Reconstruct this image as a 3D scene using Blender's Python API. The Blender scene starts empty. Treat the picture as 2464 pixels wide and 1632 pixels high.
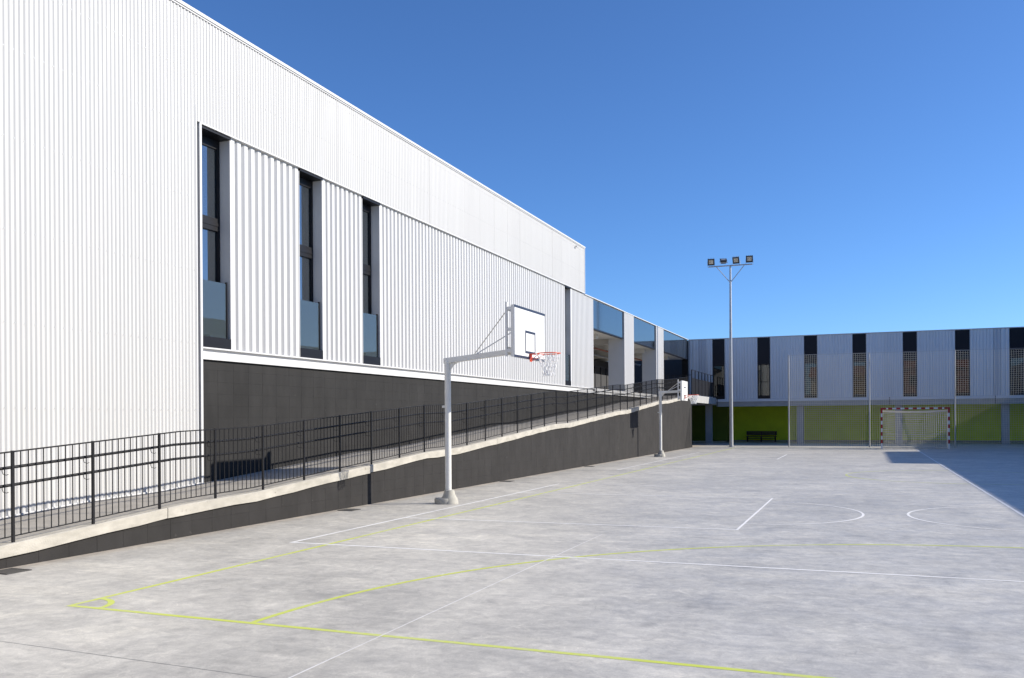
import bpy, math, random
from mathutils import Vector, Matrix
random.seed(7)
sc = bpy.context.scene
col = sc.collection

# ------------------------------------------------------------------ camera
CAM_H = 1.70
yaw, roll = 0.376856, -0.006152
cyw, syw = math.cos(yaw), math.sin(yaw)
fwd = Vector((-syw, cyw, 0)); rt = Vector((cyw, syw, 0)); upv = Vector((0, 0, 1))
r2 = rt*math.cos(roll) + upv*math.sin(roll)
u2 = upv*math.cos(roll) - rt*math.sin(roll)
cd = bpy.data.cameras.new("camera")
cam = bpy.data.objects.new("camera", cd); col.objects.link(cam)
M = Matrix(((r2.x, u2.x, -fwd.x, 0), (r2.y, u2.y, -fwd.y, 0), (r2.z, u2.z, -fwd.z, CAM_H), (0, 0, 0, 1)))
cam.matrix_world = M
cd.sensor_width = 36.0
cd.lens = 2139.68/2464*36
cd.shift_y = 192.93/2464
cd.clip_start = 0.05; cd.clip_end = 3000
sc.camera = cam

# ------------------------------------------------------------------ sky, sun, exposure
SUN = Vector((1.0, 0.42, 0.57)).normalized()
el = math.asin(SUN.z); az = math.atan2(SUN.x, SUN.y)
w = bpy.data.worlds.new("World"); sc.world = w; w.use_nodes = True
nt = w.node_tree
bg = nt.nodes["Background"]
sky = nt.nodes.new("ShaderNodeTexSky"); sky.sky_type = 'NISHITA'; sky.sun_disc = False
sky.sun_elevation = el; sky.sun_rotation = az
sky.altitude = 300; sky.air_density = 0.84; sky.dust_density = 0.4; sky.ozone_density = 10.0
nt.links.new(sky.outputs[0], bg.inputs[0]); bg.inputs[1].default_value = 0.13
sl = bpy.data.lights.new("sun", 'SUN'); sl.energy = 5.0; sl.angle = math.radians(0.53); sl.color = (1.0, 0.935, 0.83)
so = bpy.data.objects.new("sun", sl); col.objects.link(so)
so.rotation_euler = SUN.to_track_quat('Z', 'Y').to_euler(); so.location = (30, 10, 40)
sc.view_settings.view_transform = 'Standard'; sc.view_settings.look = 'None'
sc.view_settings.exposure = 0.46; sc.view_settings.gamma = 1.0
sc.view_settings.use_curve_mapping = False
sc.render.engine = 'CYCLES'
sc.render.resolution_x = 1024; sc.render.resolution_y = 678

# ------------------------------------------------------------------ materials
def mat(name, rgb, rough=0.5, metal=0.0, var=0.06, scale=3.0, stretch=(1, 1, 1), bump=0.0, bscale=60.0, spec=0.5, objvar=0.0, rgb2=None, detail=6):
    m = bpy.data.materials.new(name); m.use_nodes = True
    n = m.node_tree.nodes; l = m.node_tree.links
    p = n["Principled BSDF"]
    tc = n.new("ShaderNodeTexCoord"); mp = n.new("ShaderNodeMapping"); mp.inputs['Scale'].default_value = stretch
    geo = n.new("ShaderNodeNewGeometry")
    l.new(geo.outputs['Position'], mp.inputs['Vector'])
    no = n.new("ShaderNodeTexNoise"); no.inputs['Scale'].default_value = scale; no.inputs['Detail'].default_value = detail
    no.inputs['Roughness'].default_value = 0.62
    l.new(mp.outputs[0], no.inputs['Vector'])
    cr = n.new("ShaderNodeValToRGB")
    a = [max(0, c*(1-var)) for c in rgb]; b = [c*(1+var) for c in (rgb2 or rgb)]
    cr.color_ramp.elements[0].position = 0.32; cr.color_ramp.elements[1].position = 0.68
    cr.color_ramp.elements[0].color = (*a, 1); cr.color_ramp.elements[1].color = (*b, 1)
    l.new(no.outputs['Fac'], cr.inputs['Fac'])
    out = cr.outputs['Color']
    if objvar > 0:
        oi = n.new("ShaderNodeObjectInfo"); mr = n.new("ShaderNodeMapRange")
        mr.inputs['To Min'].default_value = 1-objvar; mr.inputs['To Max'].default_value = 1+objvar
        l.new(oi.outputs['Random'], mr.inputs['Value'])
        mx = n.new("ShaderNodeVectorMath"); mx.operation = 'SCALE'
        l.new(out, mx.inputs[0]); l.new(mr.outputs[0], mx.inputs['Scale']); out = mx.outputs[0]
    l.new(out, p.inputs['Base Color'])
    p.inputs['Roughness'].default_value = rough; p.inputs['Metallic'].default_value = metal
    p.inputs['Specular IOR Level'].default_value = spec
    if bump > 0:
        nb = n.new("ShaderNodeTexNoise"); nb.inputs['Scale'].default_value = bscale; nb.inputs['Detail'].default_value = 5
        l.new(geo.outputs['Position'], nb.inputs['Vector'])
        bu = n.new("ShaderNodeBump"); bu.inputs['Strength'].default_value = bump; bu.inputs['Distance'].default_value = 0.01
        l.new(nb.outputs['Fac'], bu.inputs['Height']); l.new(bu.outputs[0], p.inputs['Normal'])
    return m

def glass_mat(name, tint, ior, rough=0.0, gl=(1, 1, 1)):
    m = bpy.data.materials.new(name); m.use_nodes = True
    n = m.node_tree.nodes; l = m.node_tree.links
    n.remove(n["Principled BSDF"])
    tr = n.new("ShaderNodeBsdfTransparent"); tr.inputs[0].default_value = (*tint, 1)
    g = n.new("ShaderNodeBsdfGlossy"); g.inputs['Roughness'].default_value = rough; g.inputs[0].default_value = (*gl, 1)
    fr = n.new("ShaderNodeFresnel"); fr.inputs['IOR'].default_value = ior
    no = n.new("ShaderNodeTexNoise"); no.inputs['Scale'].default_value = 1.3
    geo = n.new("ShaderNodeNewGeometry"); l.new(geo.outputs['Position'], no.inputs['Vector'])
    bu = n.new("ShaderNodeBump"); bu.inputs['Strength'].default_value = 0.02; bu.inputs['Distance'].default_value = 0.02
    l.new(no.outputs['Fac'], bu.inputs['Height']); l.new(bu.outputs[0], g.inputs['Normal'])
    mx = n.new("ShaderNodeMixShader")
    l.new(fr.outputs[0], mx.inputs[0]); l.new(tr.outputs[0], mx.inputs[1]); l.new(g.outputs[0], mx.inputs[2])
    l.new(mx.outputs[0], n["Material Output"].inputs['Surface'])
    return m

MT = {}
MT['clad'] = mat('white_cladding', (.468, .465, .456), .5, var=.03, scale=2.2, objvar=.015, stretch=(1, 1, .07))
MT['rib'] = mat('ribbed_white', (.52, .517, .51), .5, var=.03, scale=2.2, objvar=.015, stretch=(1, 1, .07))
MT['trim'] = mat('white_trim', (.56, .557, .55), .45, var=.02)
MT['farrib'] = mat('ribbed_pale_grey', (.63, .65, .68), .5, var=.03, scale=1.0, objvar=.03, stretch=(1, 1, .3))
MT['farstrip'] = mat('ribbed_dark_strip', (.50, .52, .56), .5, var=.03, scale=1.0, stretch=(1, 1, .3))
MT['block'] = mat('charcoal_block', (.0235, .0228, .0222), .8, var=.22, scale=2.2, stretch=(1, 1, .35), bump=.35, bscale=90, objvar=.035, spec=.22)
MT['rblock'] = mat('brown_charcoal_block', (.0262, .0246, .0240), .8, var=.20, scale=2.0, stretch=(1, 1, .5), bump=.35, bscale=90, objvar=.03, spec=.22)
MT['mortar'] = mat('dark_mortar', (.012, .0115, .011), .9, var=.15)
MT['cap'] = mat('cast_concrete', (.36, .338, .29), .85, var=.10, scale=4, bump=.4, bscale=50, objvar=.03, rgb2=(.42, .395, .345), stretch=(1, .6, 1.5))
MT['rampfloor'] = mat('ramp_concrete', (.33, .305, .265), .85, var=.10, scale=4, bump=.2, bscale=80)
MT['black'] = mat('black_painted_steel', (.007, .007, .009), .45, var=.1, scale=8, spec=.25)
MT['frame'] = mat('black_aluminium', (.007, .007, .009), .4, var=.08, spec=.25)
MT['panelblack'] = mat('black_glass_panel', (.008, .008, .013), .35, var=.05, spec=.2)
MT['bluepanel'] = mat('reflective_dark_glass', (.012, .016, .020), .06, var=.05, spec=1.0)
MT['bluepanel'].node_tree.nodes['Principled BSDF'].inputs['IOR'].default_value = 1.75
MT['concdark'] = mat('grey_concrete', (.36, .36, .355), .8, var=.08, scale=2)  # plain mid-grey concrete for slabs, beams, columns and roofs
MT['intgrey'] = mat('interior_grey', (.22, .22, .22), .8, var=.05)
MT['intwhite'] = mat('interior_white', (.62, .60, .56), .8, var=.04)
MT['intdark'] = mat('interior_dark', (.035, .034, .034), .7, var=.1)
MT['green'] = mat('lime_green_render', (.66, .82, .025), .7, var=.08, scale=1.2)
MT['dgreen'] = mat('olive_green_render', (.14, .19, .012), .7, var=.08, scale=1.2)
MT['polewhite'] = mat('white_painted_steel', (.68, .675, .65), .4, var=.03, scale=6)
MT['boardwhite'] = mat('backboard_white', (.72, .72, .71), .35, var=.01)
MT['navy'] = mat('navy_paint', (.018, .026, .052), .45, var=.05)
MT['orange'] = mat('orange_red_paint', (.72, .085, .025), .4, var=.04)
MT['red'] = mat('red_paint', (.36, .012, .016), .4, var=.05)
MT['net'] = mat('pale_cord', (.66, .64, .56), .9, var=.05)
MT['netw'] = mat('white_cord', (.80, .80, .80), .9, var=.03)
MT['galv'] = mat('galvanised_steel', (.42, .43, .44), .45, metal=.35, var=.08, scale=6)
MT['lamp'] = mat('floodlight_housing', (.035, .038, .045), .5, var=.1)
MT['lens'] = mat('floodlight_reflector', (.45, .43, .38), .25, metal=.6, var=.45, scale=9)
MT['base'] = mat('pole_base_concrete', (.40, .385, .34), .9, var=.10, scale=8, bump=.3)
MT['grate'] = mat('drain_iron', (.05, .048, .045), .7, var=.2)
MT['grime'] = mat('joint_grime', (.17, .17, .17), .9, var=.2)
MT['bench'] = mat('dark_bench_wood', (.055, .045, .04), .7, var=.15, scale=10)
MT['curtain'] = mat('white_curtain', (.72, .72, .70), .9, var=.05)
MT['brickwall'] = mat('brick_red_wall', (.36, .14, .09), .85, var=.25, scale=3)
MT['creamwall'] = mat('cream_wall', (.55, .45, .34), .85, var=.1)
MT['roofred'] = mat('terracotta_roof', (.35, .13, .08), .8, var=.2)
MT['bark'] = mat('bark', (.10, .07, .05), .9, var=.3, scale=12)
MT['leaf'] = mat('ochre_leaves', (.45, .25, .05), .8, var=.35, scale=2)
MT['pipe'] = mat('rust_red_pipe', (.30, .10, .06), .6, var=.1)
MT['glass'] = glass_mat('window_glass', (.45, .52, .52), 3.2, gl=(.92,.97,1))
MT['bglass'] = glass_mat('balustrade_glass', (.66, .74, .74), 1.75, gl=(.92,.97,1))
MT['farglass'] = glass_mat('far_window_glass', (.40, .45, .45), 1.6)

def dusty(m, amt, rgb):
    n = m.node_tree.nodes; l = m.node_tree.links
    out = n["Material Output"]; src = out.inputs['Surface'].links[0].from_socket
    df = n.new("ShaderNodeBsdfDiffuse"); df.inputs[0].default_value = (*rgb, 1)
    mx = n.new("ShaderNodeMixShader"); mx.inputs[0].default_value = amt
    l.new(src, mx.inputs[1]); l.new(df.outputs[0], mx.inputs[2]); l.new(mx.outputs[0], out.inputs['Surface'])
dusty(MT['bglass'], .075, (.45, .55, .56)); dusty(MT['glass'], .025, (.5, .55, .55))
def specks(m, scale, thr, rgb):
    n = m.node_tree.nodes; l = m.node_tree.links; p = n["Principled BSDF"]
    src = p.inputs['Base Color'].links[0].from_socket
    geo = n.new("ShaderNodeNewGeometry"); a = n.new("ShaderNodeTexNoise"); a.inputs['Scale'].default_value = scale; a.inputs['Detail'].default_value = 3
    l.new(geo.outputs['Position'], a.inputs['Vector'])
    mr = n.new("ShaderNodeMapRange"); mr.inputs['From Min'].default_value = thr; mr.inputs['From Max'].default_value = thr+.06; mr.inputs['To Max'].default_value = .8
    l.new(a.outputs['Fac'], mr.inputs['Value'])
    mx = n.new("ShaderNodeMix"); mx.data_type = 'RGBA'; mx.inputs['B'].default_value = (*rgb, 1)
    l.new(mr.outputs[0], mx.inputs['Factor']); l.new(src, mx.inputs['A']); l.new(mx.outputs['Result'], p.inputs['Base Color'])
specks(MT['rblock'], 7, .715, (.10, .095, .09)); specks(MT['block'], 6, .73, (.08, .078, .075)); specks(MT['cap'], 9, .68, (.20, .18, .15))

def paint_mat(name, rgb, wear_lo, wear_hi):
    m = bpy.data.materials.new(name); m.use_nodes = True
    n = m.node_tree.nodes; l = m.node_tree.links; p = n["Principled BSDF"]
    geo = n.new("ShaderNodeNewGeometry")
    a = n.new("ShaderNodeTexNoise"); a.inputs['Scale'].default_value = 14; a.inputs['Detail'].default_value = 8; a.inputs['Roughness'].default_value = .75
    b = n.new("ShaderNodeTexNoise"); b.inputs['Scale'].default_value = 0.55; b.inputs['Detail'].default_value = 3
    l.new(geo.outputs['Position'], a.inputs['Vector']); l.new(geo.outputs['Position'], b.inputs['Vector'])
    ad = n.new("ShaderNodeMath"); ad.operation = 'ADD'
    l.new(a.outputs['Fac'], ad.inputs[0]); l.new(b.outputs['Fac'], ad.inputs[1])
    mr = n.new("ShaderNodeMapRange"); mr.inputs['From Min'].default_value = wear_lo; mr.inputs['From Max'].default_value = wear_hi
    l.new(ad.outputs[0], mr.inputs['Value'])
    mx = n.new("ShaderNodeMix"); mx.data_type = 'RGBA'
    mx.inputs['A'].default_value = (*rgb, 1); mx.inputs['B'].default_value = (.55, .53, .50, 1)
    l.new(mr.outputs[0], mx.inputs['Factor']); l.new(mx.outputs['Result'], p.inputs['Base Color'])
    p.inputs['Roughness'].default_value = .6
    return m
MT['yellow'] = paint_mat('worn_lime_paint', (.55, .61, .09), .95, 1.55)
MT['white'] = paint_mat('worn_white_paint', (.84, .83, .81), .98, 1.55)
MT['chalk'] = paint_mat('chalk_line', (.72, .71, .70), .92, 1.35)

def ground_mat():
    m = bpy.data.materials.new('trowelled_concrete'); m.use_nodes = True
    n = m.node_tree.nodes; l = m.node_tree.links; p = n["Principled BSDF"]
    geo = n.new("ShaderNodeNewGeometry")
    def noise(sc_, det, rough, stretch=(1, 1, 1), dist=0.0, off=0.0):
        mp = n.new("ShaderNodeMapping"); mp.inputs['Scale'].default_value = stretch; mp.inputs['Location'].default_value = (off, off*.7, 0)
        l.new(geo.outputs['Position'], mp.inputs['Vector'])
        t = n.new("ShaderNodeTexNoise"); t.inputs['Scale'].default_value = sc_; t.inputs['Detail'].default_value = det
        t.inputs['Roughness'].default_value = rough; t.inputs['Distortion'].default_value = dist
        l.new(mp.outputs[0], t.inputs['Vector']); return t.outputs['Fac']
    def ramp(x, lo, hi, c0, c1):
        r = n.new("ShaderNodeValToRGB"); r.color_ramp.elements[0].position = lo; r.color_ramp.elements[1].position = hi
        r.color_ramp.elements[0].color = (*c0, 1); r.color_ramp.elements[1].color = (*c1, 1)
        l.new(x, r.inputs['Fac']); return r.outputs['Color']
    def mul(a, b, fac=1.0):
        x = n.new("ShaderNodeMix"); x.data_type = 'RGBA'; x.blend_type = 'MULTIPLY'; x.inputs['Factor'].default_value = fac
        l.new(a, x.inputs['A']); l.new(b, x.inputs['B']); return x.outputs['Result']
    big = ramp(noise(.30, 4, .55, dist=.5), .33, .68, (.485, .46, .41), (.60, .566, .50))
    mid = ramp(noise(1.5, 12, .74, dist=.6, off=5), .34, .62, (.76, .765, .78), (1.05, 1.05, 1.04))
    fine = ramp(noise(7, 12, .82, dist=.5, off=9), .34, .62, (.70, .705, .72), (1.09, 1.09, 1.09))
    grit = ramp(noise(70, 4, .8, off=2), .28, .6, (.85, .85, .85), (1.04, 1.04, 1.04))
    streak = ramp(noise(2.4, 10, .7, stretch=(.45, 1.8, 1), dist=1.2, off=31), .32, .60, (.88, .885, .89), (1.04, 1.04, 1.04))
    pale = ramp(noise(.42, 9, .70, stretch=(.6, 1.3, 1), dist=1.6, off=21), .53, .66, (.97, .97, .97), (1.13, 1.12, 1.09))
    dark = ramp(noise(.55, 9, .72, dist=.8, off=47), .30, .43, (.78, .785, .80), (1, 1, 1))
    def ridge(scale, off, wdt, msk):
        x = noise(scale, 3, .5, dist=.4, off=off)
        sb = n.new("ShaderNodeMath"); sb.operation = 'SUBTRACT'; sb.inputs[1].default_value = .5; l.new(x, sb.inputs[0])
        ab = n.new("ShaderNodeMath"); ab.operation = 'ABSOLUTE'; l.new(sb.outputs[0], ab.inputs[0])
        mr = n.new("ShaderNodeMapRange"); mr.inputs['From Min'].default_value = 0; mr.inputs['From Max'].default_value = wdt
        mr.inputs['To Min'].default_value = 1; mr.inputs['To Max'].default_value = 0; l.new(ab.outputs[0], mr.inputs['Value'])
        mk = n.new("ShaderNodeMapRange"); mk.inputs['From Min'].default_value = msk; mk.inputs['From Max'].default_value = msk+.08
        l.new(noise(.9, 3, .5, off=off+13), mk.inputs['Value'])
        mu = n.new("ShaderNodeMath"); mu.operation = 'MULTIPLY'; l.new(mr.outputs[0], mu.inputs[0]); l.new(mk.outputs[0], mu.inputs[1])
        return mu.outputs[0]
    scuff = ramp(ridge(1.1, 61, .006, .50), 0, 1, (1, 1, 1), (1.16, 1.16, 1.15))
    scuff2 = ramp(ridge(2.3, 83, .008, .56), 0, 1, (1, 1, 1), (.80, .80, .81))
    # dust washed up along the foot of the ramp wall
    sx = n.new("ShaderNodeSeparateXYZ"); l.new(geo.outputs['Position'], sx.inputs[0])
    dm = n.new("ShaderNodeMath"); dm.operation = 'MULTIPLY_ADD'; dm.inputs[1].default_value = .35; l.new(noise(2.5, 6, .7, off=77), dm.inputs[0]); l.new(sx.outputs['X'], dm.inputs[2])
    dust = ramp(dm.outputs[0], 0, 1, (1, 1, 1), (1, 1, 1))
    dmr = n.new("ShaderNodeMapRange"); dmr.inputs['From Min'].default_value = -9.12; dmr.inputs['From Max'].default_value = -8.80; l.new(dm.outputs[0], dmr.inputs['Value'])
    dust = ramp(dmr.outputs[0], 0, 1, (1.0, .93, .86), (1, 1, 1))
    c = big
    for q in (mid, fine, grit, streak, pale, dark, scuff, scuff2, dust): c = mul(c, q)
    gn = n.new("ShaderNodeVectorMath"); gn.operation = 'SCALE'; gn.inputs['Scale'].default_value = 1.13; l.new(c, gn.inputs[0]); c = gn.outputs[0]
    l.new(c, p.inputs['Base Color'])
    rr = n.new("ShaderNodeMapRange"); rr.inputs['To Min'].default_value = .30; rr.inputs['To Max'].default_value = .58
    l.new(noise(1.6, 6, .65, off=3), rr.inputs['Value']); l.new(rr.outputs[0], p.inputs['Roughness'])
    p.inputs['Specular IOR Level'].default_value = .40
    bu = n.new("ShaderNodeBump"); bu.inputs['Strength'].default_value = .12; bu.inputs['Distance'].default_value = .006
    l.new(noise(25, 6, .7), bu.inputs['Height']); l.new(bu.outputs[0], p.inputs['Normal'])
    return m
MT['ground'] = ground_mat()

# ------------------------------------------------------------------ mesh helpers
class MB:
    def __init__(s): s.v = []; s.f = []; s.sm = False
    def add(s, vs, fs):
        o = len(s.v); s.v += [tuple(x) for x in vs]; s.f += [tuple(i+o for i in q) for q in fs]; return s
    def box(s, x0, x1, y0, y1, z0, z1):
        return s.add([(x0, y0, z0), (x1, y0, z0), (x1, y1, z0), (x0, y1, z0), (x0, y0, z1), (x1, y0, z1), (x1, y1, z1), (x0, y1, z1)],
                     [(0, 3, 2, 1), (4, 5, 6, 7), (0, 1, 5, 4), (1, 2, 6, 5), (2, 3, 7, 6), (3, 0, 4, 7)])
    def prism(s, x0, x1, y0, y1, za0, za1, zb0, zb1):
        """box in X, sloping along Y: at y0 from za0 to za1, at y1 from zb0 to zb1"""
        return s.add([(x0, y0, za0), (x1, y0, za0), (x1, y1, zb0), (x0, y1, zb0), (x0, y0, za1), (x1, y0, za1), (x1, y1, zb1), (x0, y1, zb1)],
                     [(0, 3, 2, 1), (4, 5, 6, 7), (0, 1, 5, 4), (1, 2, 6, 5), (2, 3, 7, 6), (3, 0, 4, 7)])
    def tube(s, pts, r, n=8, r1=None, cap=True):
        pts = [Vector(p) for p in pts]; rings = []
        N = len(pts); prev = None
        for i, p in enumerate(pts):
            d = (pts[min(i+1, N-1)] - pts[max(i-1, 0)]).normalized()
            a = prev if prev is not None else (Vector((0, 0, 1)) if abs(d.z) < .9 else Vector((1, 0, 0)))
            x = (a - d*a.dot(d)).normalized(); y = d.cross(x); prev = x
            rad = r if r1 is None else r+(r1-r)*i/(N-1)
            rings.append([p + (x*math.cos(2*math.pi*k/n)+y*math.sin(2*math.pi*k/n))*rad for k in range(n)])
        o = len(s.v)
        for g in rings: s.v += [tuple(q) for q in g]
        for i in range(N-1):
            for k in range(n):
                k2 = (k+1) % n
                s.f.append((o+i*n+k, o+i*n+k2, o+(i+1)*n+k2, o+(i+1)*n+k))
        if cap:
            s.f.append(tuple(o+k for k in reversed(range(n)))); s.f.append(tuple(o+(N-1)*n+k for k in range(n)))
        return s
    def lathe(s, prof, cx, cy, n=24):
        o = len(s.v)
        for (r, z) in prof:
            for k in range(n):
                t = 2*math.pi*k/n; s.v.append((cx+r*math.cos(t), cy+r*math.sin(t), z))
        for i in range(len(prof)-1):
            for k in range(n):
                k2 = (k+1) % n
                s.f.append((o+i*n+k, o+i*n+k2, o+(i+1)*n+k2, o+(i+1)*n+k))
        s.f.append(tuple(o+k for k in reversed(range(n)))); s.f.append(tuple(o+(len(prof)-1)*n+k for k in range(n)))
        return s
    def mesh(s, name, m, smooth=False, recalc=False):
        me = bpy.data.meshes.new(name); me.from_pydata(s.v, [], s.f); me.materials.append(MT[m] if isinstance(m, str) else m)
        if smooth:
            me.polygons.foreach_set('use_smooth', [True]*len(me.polygons))
            try: me.set_sharp_from_angle(angle=math.radians(40))
            except Exception: pass
        me.update(); return me
    def build(s, name, m, parent=None, smooth=False, bevel=0.0):
        return link(name, s.mesh(name, m, smooth), parent, bevel=bevel)

def link(name, me, parent=None, loc=None, bevel=0.0):
    o = bpy.data.objects.new(name, me); col.objects.link(o)
    if parent is not None: o.parent = parent
    if loc is not None: o.location = loc
    if bevel > 0:
        b = o.modifiers.new('bevel', 'BEVEL'); b.width = bevel; b.segments = 2; b.limit_method = 'ANGLE'
    return o

def thing(name, label, cat, loc=(0, 0, 0), group=None):
    o = bpy.data.objects.new(name, None); col.objects.link(o); o.location = loc; o.empty_display_size = .2
    o['label'] = label; o['category'] = cat
    if group: o['group'] = group
    return o

def box(name, m, parent, *b, bevel=0.0):
    return MB().box(*b).build(name, m, parent, bevel=bevel)

# corrugated sheets: profile points (along, out), extruded in z.
def sine_profile(width, pitch, amp, seg=8):
    n = max(1, round(width/pitch)); pts = []
    for i in range(n*seg+1):
        t = i/seg; a = 2*math.pi*t
        c = math.cos(a); sgn = 1 if c >= 0 else -1
        pts.append((width*i/(n*seg), amp*(sgn*abs(c)**.75)))
    return pts
def trap_profile(width, pitch, depth):
    n = max(1, round(width/pitch)); p = width/n; pts = []
    for i in range(n):
        a = i*p
        pts += [(a, -depth), (a+.20*p, -depth), (a+.42*p, 0), (a+.90*p, 0)]
    pts.append((width, -depth)); return pts
def sheet_mesh(name, prof, h, m, axis='Y', smooth=False):
    """axis Y: runs +Y, faces +X.  axis X: runs +X, faces -Y. axis Yn: runs +Y, faces -X"""
    mb = MB()
    for (a, d) in prof:
        for z in (0, h):
            if axis == 'Y': mb.v.append((d, a, z))
            elif axis == 'X': mb.v.append((a, -d, z))
            else: mb.v.append((-d, a, z))
    for i in range(len(prof)-1):
        q = (2*i, 2*i+2, 2*i+3, 2*i+1)
        mb.f.append(q if axis in ('Y', 'X') else q[::-1])
    return mb.mesh(name, m, smooth)

# ------------------------------------------------------------------ ramp profile
RP = [(3.5, 0.0), (10.3, .485), (12.0, .535), (18.1, .965), (19.8, 1.005), (27.2, 1.535), (28.7, 1.56), (35.2, 2.01), (36.6, 2.05), (42.8, 2.53), (45.0, 2.60), (51.8, 3.05)]
def zr(y):
    if y <= RP[0][0]: return 0.0
    for (a, za), (b, zb) in zip(RP, RP[1:]):
        if y <= b: return za+(zb-za)*(y-a)/(b-a)
    return RP[-1][1]
def rbreaks(a, b):
    return [a]+[y for y, _ in RP if a+1e-4 < y < b-1e-4]+[b]

XR = -9.30      # outer face of ramp wall
XF = -11.10     # cladding face of the sports hall
XL = -11.155     # ribbed storey face
XG = -11.42     # window glass plane
ZF, ZL, ZT, ZH = 2.82, 3.05, 7.07, 9.07
YC = 12.88      # where the windowed part begins
YE = 36.65      # end of the tall volume
YB = 61.0       # far facade

# ------------------------------------------------------------------ ground and painted lines
g = MB().add([(-700, -700, 0), (700, -700, 0), (700, 700, 0), (-700, 700, 0)], [(0, 1, 2, 3)]).build('ground', 'ground')
g['kind'] = 'structure'
def strip(name, m, pts, w, z, closed=False):
    pts = [Vector((p[0], p[1], 0)) for p in pts]; mb = MB(); N = len(pts)
    for i, p in enumerate(pts):
        d0 = (pts[i]-pts[i-1]).normalized() if i > 0 else (pts[1]-pts[0]).normalized()
        d1 = (pts[(i+1) % N]-pts[i]).normalized() if i < N-1 else d0
        d = (d0+d1).normalized(); nn = Vector((-d.y, d.x, 0))
        mb.v += [tuple(p+nn*w/2+Vector((0, 0, z))), tuple(p-nn*w/2+Vector((0, 0, z)))]
    for i in range(N-1): mb.f.append((2*i+1, 2*i+3, 2*i+2, 2*i))
    return mb.build(name, m, g)
LW = .060
YL = [[(-6.84, 6.17), (-6.84, 52.0)], [(-6.86, 6.14), (11.9, 6.12)], [(11.86, 6.16), (11.86, 52.0)], [(-6.89, 52.03), (11.9, 52.03)]]
for p in YL: strip('yellow_line', 'yellow', p, LW, .0012)
arc = [(2.15-6.95*math.cos(t), 6.15+6.93*math.sin(t)) for t in [math.pi*i/72 for i in range(73)]]
strip('yellow_arc', 'yellow', arc, LW, .0015)
strip('yellow_arc', 'yellow', [(-6.84+.35*math.cos(t), 6.14+.35*math.sin(t)) for t in [math.pi/2*i/12 for i in range(13)]], LW, .0015)
strip('yellow_arc', 'yellow', [(2.5+3*math.cos(t), 28.0+3*math.sin(t)) for t in [2*math.pi*i/72 for i in range(73)]], .05, .0015)
WLN = [([(-7.43, 10.42), (-7.43, 22.1)], .052), ([(-7.46, 10.40), (12.4, 10.42)], .052), ([(-7.46, 22.1), (12.4, 22.1)], .04),
       ([(-7.43, 13.68), (-1.78, 13.80)], .052), ([(-7.43, 19.2), (-1.78, 19.4)], .052), ([(-1.80, 13.77), (-1.80, 19.43)], .036),
       ([(2.52, 10.45), (2.52, 50.3)], .052), ([(-7.6, 28.6), (-7.6, 44.6)], .052), ([(-7.6, 28.6), (12.4, 28.6)], .03),
       ([(-7.6, 44.6), (12.4, 44.6)], .03), ([(-3.3, 37.6), (-3.3, 42.6)], .052)]
for i, (p, lw) in enumerate(WLN): strip('white_line', 'white', p, lw, .0020+.00005*i)
strip('white_arc', 'white', [(-1.8+1.78*math.cos(t), 16.6+2.0*math.sin(t)) for t in [-math.pi/2+math.pi*i/40 for i in range(41)]], .045, .0027)
strip('white_arc', 'white', [(2.5+1.8*math.cos(t), 16.85+1.9*math.sin(t)) for t in [2*math.pi*i/64 for i in range(65)]], .045, .0028)
strip('chalk_line', 'chalk', [(-3.52, 3.2), (-3.55, 7), (-3.58, 12.6)], .017, .0030)
strip('saw_joint', 'grime', [(-9.2, 4.98), (-6.4, 4.96), (-3.7, 4.86), (6, 4.7)], .006, .001)

# ------------------------------------------------------------------ block walling (stack bond), largest 300 as parts, the rest as one part
def block_wall(parent, m, x, y0, y1, zlo, zhi, bw=.44, bh=.22, thick=.09):
    gap = .0032; gz = .0016
    cells = []
    ncol = int((y1-y0)/bw+.999)
    for c in range(ncol):
        a = y0+c*bw; b = min(a+bw, y1)
        if b-a < .06: continue
        for r in range(0, 24):
            za, zb = r*bh, (r+1)*bh
            lo0, lo1, hi0, hi1 = zlo(a), zlo(b), zhi(a), zhi(b)
            A0, A1, B0, B1 = max(za, lo0), min(zb, hi0), max(za, lo1), min(zb, hi1)
            if A1-A0 < .02 and B1-B0 < .02: continue
            A1 = max(A1, A0+.004); B1 = max(B1, B0+.004)
            d = math.hypot(x, (a+b)/2)
            area = (b-a)*((A1-A0)+(B1-B0))/2/(d*d)*abs(x)/d
            cells.append((area, a, b, A0, A1, B0, B1))
    cells.sort(reverse=True)
    shared = {}
    rest = MB()
    for i, (ar, a, b, A0, A1, B0, B1) in enumerate(cells):
        jx = random.uniform(-.001, .001)
        if i < 300:
            full = abs(A0-B0) < 1e-6 and abs(A1-B1) < 1e-6 and abs(A1-A0-bh) < 1e-6 and abs(b-a-bw) < 1e-6
            if full:
                if 'f' not in shared: shared['f'] = MB().box(-thick, 0, gap/2, bw-gap/2, gz/2, bh-gz/2).mesh('block', m)
                link('block', shared['f'], parent, (x+jx, a, A0))
            else:
                o = MB().prism(-thick, 0, gap/2, b-a-gap/2, gz/2, max(gz, A1-A0-gz/2), B0-A0+gz/2, max(B0-A0+gz, B1-A0-gz/2)).build('block', m, parent)
                o.location = (x+jx, a, A0)
        else:
            rest.prism(x+jx-thick, x+jx, a+gap/2, b-gap/2, A0+gz/2, max(A0+gz, A1-gz/2), B0+gz/2, max(B0+gz, B1-gz/2))
    if rest.v:
        o = rest.build('block_rows', m, parent); o['kind'] = 'stuff'

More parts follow.
